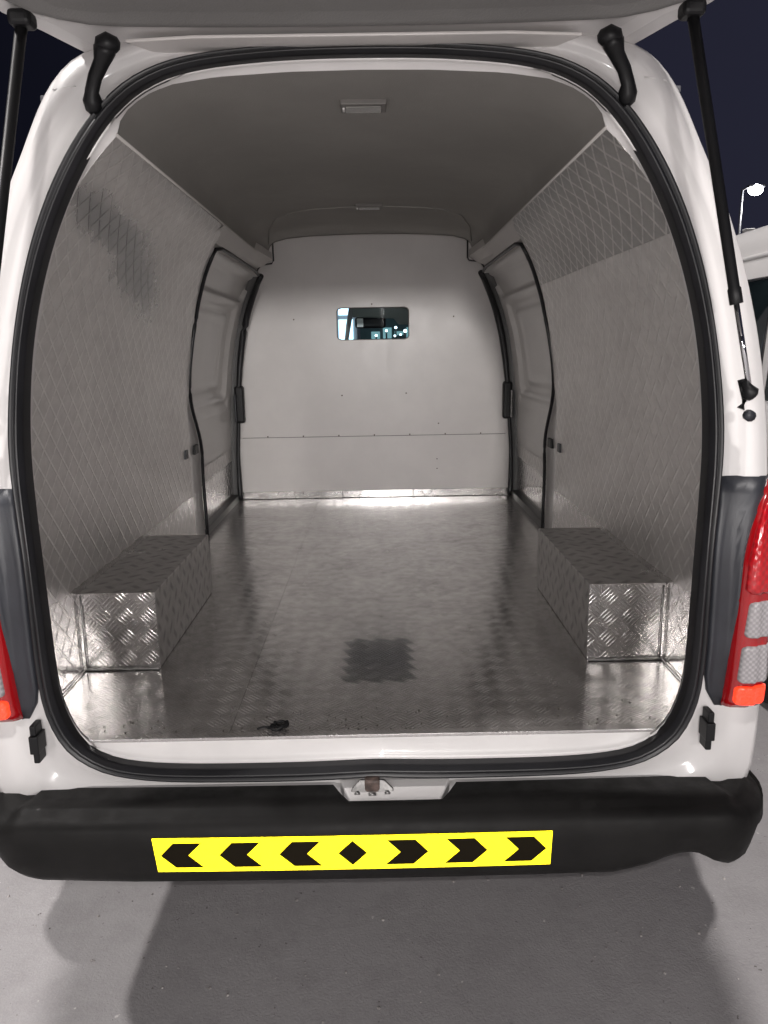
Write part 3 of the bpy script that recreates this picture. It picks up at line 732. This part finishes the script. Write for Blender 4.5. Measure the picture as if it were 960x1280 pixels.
for sd in (-1, 1):
    P(patch('corner_pad', padxl, [(.06, .746), (.3, .765), (.4, .768), (.455, .782), (.50, .80), (.545, .845), (.556, .85)], .064, .556, .010, .03, PAD, dome=.003)(sd))
    tl = P(patch('tail_light', lamxl, lamxr, .067, .545, .014, .04, REDD, nz=30, nx=12, dome=.010)(sd))
    for nm, x0, x1, z0, z1, mt in (('red_lens', [(.31, .764), (.39, .769), (.455, .781), (.50, .797), (.54, .82)], [(.3, .852), (.54, .854)], .322, .530, RED),
                                   ('clear_lens', [(.225, .768), (.305, .774)], [(.2, .846), (.305, .852)], .228, .306, CLR),
                                   ('clear_lens', [(.12, .762), (.21, .767)], [(.12, .838), (.21, .846)], .128, .210, CLR),
                                   ('red_reflector', [(.07, .757), (.13, .760)], [(.07, .822), (.13, .836)], .080, .120, RED2)):
        e = patch(nm, x0, x1, z0, z1, .0300, .008, mt, nz=24, nx=12, rnd=.010)(sd); e.parent = tl
    if True:
        b = P(box('door_stop', (min(sd*.703, sd*.722), -.040, .000), (max(sd*.703, sd*.722), .0, .040), BLK, bev=.002))
        for z0, z1, dx in ((.038, .062, .008), (-.024, .002, .006)):
            e = box('bracket_ear', (min(sd*(.703+dx-.003), sd*(.703+dx+.010)), -.034, z0), (max(sd*(.703+dx-.003), sd*(.703+dx+.010)), 0, z1), BLK, bev=.003); e.parent = b
    # gas strut
    bot = Vector((sd*.741, -.030, .727)); top = Vector((sd*.603, .020, 1.412)); dv = top-bot
    mid = bot+dv*.245
    gs = P(tube('gas_strut', [mid, mid+dv*.001, mid+dv*.04, mid+dv*.045, top-dv*.02], [.012, .0125, .0125, .0105, .0105], BLK, n=14))
    e = tube('piston_rod', [bot, mid+dv*.01], .0052, CHROME, n=10); e.parent = gs
    e = tube('ball_joint', [bot+Vector((-sd*.012, .008, .022)), bot+Vector((-sd*.004, 0, .010)), bot, bot+Vector((sd*.006, 0, -.006))], [.007, .010, .017, .012], BLK, n=10); e.parent = gs
    e = tube('bracket', [bot+Vector((-sd*.010, .012, -.030)), bot+Vector((-sd*.002, .012, -.012)), bot+Vector((-sd*.012, .014, .026))], [.008, .007, .008], BLK, n=8); e.parent = gs
    e = tube('bracket', [bot+Vector((sd*.004, .010, -.042)), bot+Vector((sd*.004, -.002, -.044))], .011, PAD, n=10); e.parent = gs
    e = box('top_mount', (top.x-.021, top.y-.02, top.z-.014), (top.x+.021, top.y+.02, top.z+.014), BLK, bev=.009, seg=3); e.parent = gs
    # maker's sticker on the strut tube, pale and without readable print
    # hinge arm
    hy = lambda z: Ry(z)
    cpts = [(.4865, .113, 1.409), (.487, .115, 1.402), (.492, .120, 1.396), (.503, .130, 1.378), (.522, .142, 1.356), (.533, .150, 1.334), (.536, .158, 1.318), (.537, .163, 1.302), (.537, .166, 1.296)]
    P(tube('hinge_arm', [(sd*x, y, z) for x, y, z in cpts], [.009, .019, .021, .015, .0135, .0135, .019, .016, .008], BLK, n=12))
    P(tube('hinge_arm_head', [(sd*.462, .124, 1.404), (sd*.468, .122, 1.405), (sd*.484, .115, 1.406), (sd*.500, .112, 1.402), (sd*.505, .111, 1.400)], [.006, .014, .020, .015, .006], BLK, n=12))
    # little clear gutter clip standing off the roof edge
    P(box('gutter_clip', (min(sd*.665, sd*.688), .275, 1.352), (max(sd*.665, sd*.688), .295, 1.367), simple('clip_plastic', (.12, .12, .13), .2, coat=1), bev=.004))
    P(tube('panel_joint', [skin(sd, .575+.012*i, 1.352-.0008*i, .0005) for i in range(9)], .0016, WHITE, n=6))
# ---- tailgate, raised level over the opening
TG = [(.262, .556), (.235, .572), (.12, .615), (.03, .652), (-.2, .672), (-.5, .685), (-1.05, .675), (-1.18, .655), (-1.24, .60), (-1.27, .45), (-1.28, 0)]
def tg_ring(sc, z, dy=0, inset=0):
    half = [(w-inset, y) for y, w in TG]
    pts = []
    for w, y in half:
        yy = y+dy-(inset if y > .1 else 0)*.9+(inset if y < -.9 else 0)
        pts.append((max(w, 0), yy))
    h = pts[:-1]
    lft = [(-w, y, z) for w, y in h]; mid_ = [(0, pts[-1][1], z)]; rgt = [(w, y, z) for w, y in h[::-1]]
    return lft+mid_+rgt
ringsT = [tg_ring(1, 1.56, 0, .06), tg_ring(1, 1.535, 0, .015), tg_ring(1, 1.48, 0, 0), tg_ring(1, 1.436, 0, .003), tg_ring(1, 1.428, 0, .010), tg_ring(1, 1.430, 0, .040), tg_ring(1, 1.440, 0, .060)]
tgt = loft('tailgate', ringsT, WHITE, smooth=False)
bm = bmesh.new(); bm.from_mesh(tgt.data); bm.verts.ensure_lookup_table(); nt_ = len(ringsT[0])
bm.faces.new([bm.verts[i] for i in range(nt_)]); bm.faces.new([bm.verts[i] for i in range(len(bm.verts)-nt_, len(bm.verts))])
bmesh.ops.recalc_face_normals(bm, faces=bm.faces); bm.to_mesh(tgt.data); bm.free(); P(tgt)
# inner lining panel with rounded corners
def lin_ring(ins, z):
    P0 = [(-1.20+ins, .0), (-1.20+ins, .40), (-1.17+ins, .55), (-1.1+ins*.3, .61-ins), (-.5, .632-ins), (-.2, .625-ins), (-.06, .606-ins), (-.02, .585-ins), (.015-ins*.3, .552-ins), (.045-ins*.6, .505-ins), (.062-ins, .44-ins*.5), (.070-ins, .3), (.074-ins, .15), (.075-ins, 0)]
    return [(-w, y, z) for y, w in P0]+[(w, y, z) for y, w in P0[::-1][1:-1]]
lr = [lin_ring(0, 1.438), lin_ring(.001, 1.424), lin_ring(.006, 1.413), lin_ring(.016, 1.408), lin_ring(.030, 1.410), lin_ring(.06, 1.416)]
ln = loft('inner_lining', lr, LINER)
bm = bmesh.new(); bm.from_mesh(ln.data); bm.verts.ensure_lookup_table(); q = len(lr[0])
bm.faces.new([bm.verts[i] for i in range(len(bm.verts)-q, len(bm.verts))]); bmesh.ops.recalc_face_normals(bm, faces=bm.faces); bm.to_mesh(ln.data); bm.free(); ln.parent = tgt
# pressed channel, bolts and hinges along the hinge line
e = plate('pressed_channel', [(-.42, .205, 1.426), (-.30, .222, 1.426), (.28, .222, 1.426), (.40, .205, 1.426), (.44, .150, 1.426), (.30, .135, 1.426), (-.32, .135, 1.426), (-.46, .150, 1.426)], (0, 0, -.006), simple('channel_paint', (.70, .67, .65), .35), bev=.002); e.parent = tgt  # channel in a slightly paler, warmer white than the gate
for x in (-.365, -.315, .315, .365, -.13, .105):
    e = box('hinge_leaf' if abs(x) > .2 else 'bump_stop', (x-.009, .205, 1.417), (x+.009, .25, 1.427), WHITE, bev=.004); e.parent = tgt
P(box('light_gap_block', (-.55, .235, 1.455), (.55, .36, 1.50), WHITE, bev=.01))  # added strip stopping lamp light leaking between roof and tailgate
# roof edge bead above the seal (drip channel)
# ---- wheels and under-body
TYRE = simple('tyre_rubber', (.018, .018, .019), .75, nscale=60, ndist=.002, var=.2); RIM = simple('steel_rim', (.5, .5, .5), .35, metal=.8)
def wheel(parent, x, y, sd, r=.33, w=.2, zg=0):
    prof = [(.17, .0), (.20, -.01), (.26, .0), (.305, .006), (.325, .03), (.33, .06), (.33, .14), (.325, .17), (.305, .194), (.26, .2), (.2, .2)]
    rings = [[(x+sd*(w/2-q), y+rr*math.cos(2*PI*k/32), zg+r+rr*math.sin(2*PI*k/32)) for k in range(32)] for rr, q in prof]
    t = loft('tyre', rings, TYRE)
    rp = [(.0, .03), (.06, .028), (.10, .05), (.15, .055), (.165, .02), (.19, .004), (.195, .03)]
    rings = [[(x+sd*(w/2-q), y+rr*math.cos(2*PI*k/24), zg+r+rr*math.sin(2*PI*k/24)) for k in range(24)] for rr, q in rp]
    m = loft('rim', rings, RIM)
    wh = bpy.data.objects.new('wheel', None); C.objects.link(wh); wh.parent = parent; t.parent = wh; m.parent = wh
    return wh
for sd in (-1, 1):
    wheel(van, sd*.76, .75, sd); wheel(van, sd*.76, 3.35, sd)
P(box('chassis_rail', (-.5, .05, -.20), (-.42, 4.2, -.10), BLK, bev=.01)); P(box('chassis_rail', (.42, .05, -.20), (.5, 4.2, -.10), BLK, bev=.01))
P(box('fuel_tank', (-.35, 1.4, -.30), (.35, 2.3, -.08), BLK, bev=.03))
P(tube('rear_axle', [(-.7, .75, -.30), (-.1, .75, -.30), (0, .75, -.30), (.1, .75, -.30), (.7, .75, -.30)], [.04, .045, .11, .045, .04], BLK, n=12))

# loose black strap on the sill
pts = []
for i in range(60):
    a = i/60*2*PI*2.5; r = .016+.006*math.sin(i*.5); pts.append((r*1.25*math.cos(a)+.006*i/60, r*.8*math.sin(a), .006+.004*math.sin(i*.9)+.0001*i))
pts = [(-.045, -.004, .004), (-.032, .002, .006)]+pts
bm = bmesh.new(); addtube(bm, pts, .0024, n=6); s_ = frombm('rubber_strap', bm, BLK, smooth=True); s_.location = (-.212, .046, .002)
tag(s_, 'small tangled black strap lying at the edge of the metal van floor', 'strap')

# ================================================================== NEIGHBOURING VAN
nv = thing('passenger_van', 'white van with dark side windows parked alongside to the right of the open van', 'van', (2.45, .45, G))
def PN(o): o.parent = nv; o.location = (0, 0, -G); return o
NB = [(0,-.38),(.6,-.38),(.84,-.36),(.87,-.2),(.885,0),(.89,.3),(.885,.5),(.868,.62),(.855,.85),(.838,1.06),(.81,1.16),(.79,1.19),(.78,1.26),(.72,1.325),(.6,1.36),(.3,1.385),(0,1.39)]
cNB = smoothc(contour([(x, z) for x, z in NB]), 1)
def nvr(y, sx, top, zs=0):
    return [(x*sx, y, -.38+(z+.38)*(top+.38)/1.77) for x, z in cNB]
rr_ = [nvr(.02, .90, 1.30), nvr(.03, .96, 1.355), nvr(.09, .99, 1.385), nvr(.2, 1, 1.39), nvr(1, 1, 1.39), nvr(2, 1, 1.39), nvr(3.1, 1, 1.38), nvr(3.35, .99, 1.33), nvr(3.8, .975, .86), nvr(4.05, .96, .56), nvr(4.3, .94, .3), nvr(4.36, .90, 0)]
b_ = loft('body_shell', rr_, WHITE)
bm = bmesh.new(); bm.from_mesh(b_.data); bm.verts.ensure_lookup_table()
bm.faces.new([bm.verts[i] for i in range(NA)]); bm.faces.new([bm.verts[len(bm.verts)-NA+i] for i in range(NA)]); bmesh.ops.recalc_face_normals(bm, faces=bm.faces); bm.to_mesh(b_.data); bm.free(); PN(b_)
def nx_at(z): return lerp([(p[1], p[0]) for p in NB[3:14]], z)
for sd in (-1, 1):
    for y0, y1 in ((.25, 1.12), (1.18, 2.05), (2.11, 2.75), (2.85, 3.45)):
        w0 = .60; w1 = 1.085; vs = []; fs = []
        for i in range(9):
            z = w0+(w1-w0)*i/8
            for j in range(5):
                ys = y0+(y1-y0)*j/4
                if y1 > 3.3: ys = y0+(lerp([(.6, 3.72), (1.085, 3.35)], z)-y0)*j/4
                vs.append((sd*(nx_at(z)+.004), ys, z))
        for i in range(8):
            for j in range(4): q = i*5+j; fs.append((q, q+1, q+6, q+5))
        PN(mesh('side_window', vs, fs, DGLASS, smooth=True))
        PN(tube('window_seal', [(sd*(nx_at(z)+.005), y, z) for y, z in [(y0, w0), (y0, (w0+w1)/2), (y0, w1), ((y0+y1)/2, w1), (min(y1, 3.36), w1)]], .006, RUBBER, n=6))
    PN(tube('roof_gutter', [(sd*.795, y, 1.185) for y in (.2, 1, 2, 3.2)], .012, WHITE, n=8))
    t_ = PN(box('tail_light', (min(sd*.80, sd*.885), .0, .10), (max(sd*.80, sd*.885), .12, .55), REDD, bev=.02, seg=3))
    for y in (.98, 3.4): wheel(nv, sd*.79, y, sd)
PN(box('rear_bumper', (-.88, -.08, -.34), (.88, .16, -.10), PLAST, bev=.04, seg=3))
PN(mesh('rear_window', [(-.66, .008, .62), (.66, .008, .62), (.60, .010, 1.10), (-.60, .010, 1.10)], [(0, 1, 2, 3)], DGLASS))
# a green and pale seat showing behind the glass stays unlit: only the reflection is modelled by the light around

# ================================================================== LAMPS AND FAR THINGS
POLE = simple('galvanised_pole', (.12, .12, .13), .5, metal=.3)
LEDS = emit('globe_glow', (.85, .95, 1.0), 8)
LEDW = emit('lamp_glow', (.93, .95, 1.0), 60)
def lamp(name, x, y, h, arm, energy, label, size=.15, hr=.20, vis=False, grp=None, col=(1, .955, .93)):
    t = thing(name, label, 'street lamp', (x, y, G), grp)
    e = tube('pole', [(0, 0, 0), (0, 0, h*.5), (0, 0, h)], [.09, .07, .045], POLE, n=10); e.parent = t
    e = tube('arm', [(0, 0, h-.03), (arm*.5, 0, h+.12), (arm, 0, h+.10)], .035, POLE, n=8); e.parent = t
    hd = box('lamp_head', (arm-hr-.06, -.16, h+.06), (arm+hr+.06, .16, h+.17), POLE, bev=.03); hd.parent = t
    bm = bmesh.new(); bmesh.ops.create_uvsphere(bm, u_segments=20, v_segments=10, radius=hr, matrix=Matrix.Translation((arm, 0, h+.05 if not vis else h-.02)) @ Matrix.Diagonal((1, .9, .75 if vis else .35, 1)))
    e = frombm('lamp_lens', bm, LEDW, smooth=True); e.parent = hd
    l = bpy.data.lights.new('lamp_light', 'POINT'); l.energy = energy; l.shadow_soft_size = size; l.color = col
    lo = bpy.data.objects.new('lamp_light', l); lo.location = (arm, 0, h-.35); lo.parent = t; C.objects.link(lo)
    return t
lamp('street_lamp', 15.55, 32.5, 7.85, .56, FAR_W, 'lit street lamp on a slim pole in the night sky, right of the van', hr=.29, vis=True)
g_ = 'car park lamps behind the camera'
lamp('street_lamp', -2.6, -6.8, 14.0, 2.4, HIGH_W, 'tall car park lamp mast standing behind the camera, over the van', size=.3, grp=g_)
lamp('street_lamp', -7.5, .45, 10.0, 1.2, SIDE_W, 'car park lamp mast out of frame to the left of the van', size=.22, grp=g_)
lamp('street_lamp', .2, -17.0, 3.75, .3, LOW_FILL_W, 'added low fill lamp straight behind the camera, lighting the bulkhead', size=.45, hr=.07, grp=g_)  # added fill, lights the bulkhead evenly through the opening
lamp('street_lamp', 6.5, -13.0, 3.8, -.6, LOW_FILL_W*.3, 'added fill lamp on a low pole behind the camera, to its right', size=.6, hr=.1, grp=g_)  # added unseen side fill for pillars and interior walls
lamp('street_lamp', -7.0, -12.0, 3.8, .6, LOW_FILL_W*.25, 'added fill lamp on a low pole behind the camera, to its left', size=.6, hr=.1, grp=g_)  # matching fill lamp added on the left side
# pale two-tier pillar beyond the neighbour's roof
pl = thing('gate_pillar', 'pale two tier pillar top just above the neighbouring white van roof', 'pillar', (15.95, 32.5, G))
PALE = simple('pale_render', (.62, .6, .58), .7)
e = box('shaft', (-.15, -.15, 0), (.15, .15, 5.98), PALE, bev=.01); e.parent = pl
e = box('cap', (-.19, -.19, 6.03), (.19, .19, 6.27), PALE, bev=.015); e.parent = pl
# lit shop front ahead, seen through the cab
sh = thing('shop_building', 'brightly lit blue white shop front seen through the cab window', 'building', (-2.2, 26, G))
e = box('wall', (-3.2, 0, 0), (1.55, 5, 4.6), simple('shop_wall', (.35, .38, .42), .7), bev=.02); e.parent = sh
GL = [emit('shop_pane_light', (.62, .84, 1.0), s) for s in (.7, 1.3, 3)]
for i, x in enumerate((-2.9, -2.1, -1.3, -.5, .3, .9)):
    for j, z in enumerate((.3, 1.5, 2.7)):
        e = box('window_pane', (x, -.06, z), (x+(.68 if i < 4 else .5), -.02, z+1.05), GL[(i*2+j*3+1) % 3] if not (j == 0 and i in (3, 4)) else GL[2], bev=0); e.parent = sh
# a row of small lit lamps at the far side of the lot
for i, (x, y, z, r) in enumerate([(.55, 40, 2.45, .06), (1.15, 44, 2.72, .07), (.95, 38, 2.15, .05), (.0, 42, 2.25, .065), (1.62, 42, 2.45, .09), (1.3, 40, 2.25, .05)]):
    t = thing('lot_lamp', ['small white lamp far ahead through the cab window, %s' % w for w in ('third from its left', 'highest of all', 'lowest of all', 'leftmost of all', 'rightmost of all', 'between the lowest and highest')][i], 'lamp', (x, y, G), 'small lamps far ahead of the van')
    e = tube('post', [(0, 0, 0), (0, 0, z)], .05, POLE, n=6); e.parent = t
    bm = bmesh.new(); bmesh.ops.create_uvsphere(bm, u_segments=12, v_segments=8, radius=r, matrix=Matrix.Translation((0, 0, z+r*.8))); e = frombm('globe', bm, LEDS, smooth=True); e.parent = t

fb = thing('far_building', 'dim teal building with small lit windows behind the distant lamps', 'building', (2.2, 62, G))
e = box('wall', (-4, 0, 0), (9, 6, 6), simple('teal_wall', (.10, .20, .22), .6), bev=.02); e.parent = fb
pg_ = emit('dim_window_light', (.45, .80, .85), .5)
for i in range(9):
    e = box('window', (-2.6+i*.95, -.05, 2.2+.25*(i % 3)), (-1.9+i*.95, -.01, 3.0+.3*(i % 2)), pg_, bev=0); e.parent = fb

# crumbs of grit swept to the edge of the van floor and on the paving
bm = bmesh.new(); rnd = random.Random(7)
for i in range(110):
    x = rnd.uniform(-.66, .66); y = .036+abs(rnd.gauss(0, .05)); q = rnd.uniform(.0008, .0024)
    m_ = Matrix.Translation((x, y, q*.6)) @ Matrix.Rotation(rnd.uniform(0, 6), 4, 'Z') @ Matrix.Diagonal((q*1.4, q, q*.7, 1)); bmesh.ops.create_icosphere(bm, subdivisions=1, radius=1, matrix=m_)
g1 = frombm('floor_grit', bm, simple('grit', (.11, .10, .09), .9), kind='stuff')
bm = bmesh.new()
for i in range(420):
    x = rnd.uniform(-1.3, 1.6); y = rnd.uniform(-.3, 1.2); q = rnd.uniform(.001, .0042)
    m_ = Matrix.Translation((x, y, G+q*.4)) @ Matrix.Rotation(rnd.uniform(0, 6), 4, 'Z') @ Matrix.Diagonal((q*1.3, q, q*.7, 1)); bmesh.ops.create_icosphere(bm, subdivisions=1, radius=1, matrix=m_)
frombm('ground_grit', bm, simple('pale_grit', (.34, .32, .31), .9, var=.5, vscale=60), kind='stuff')
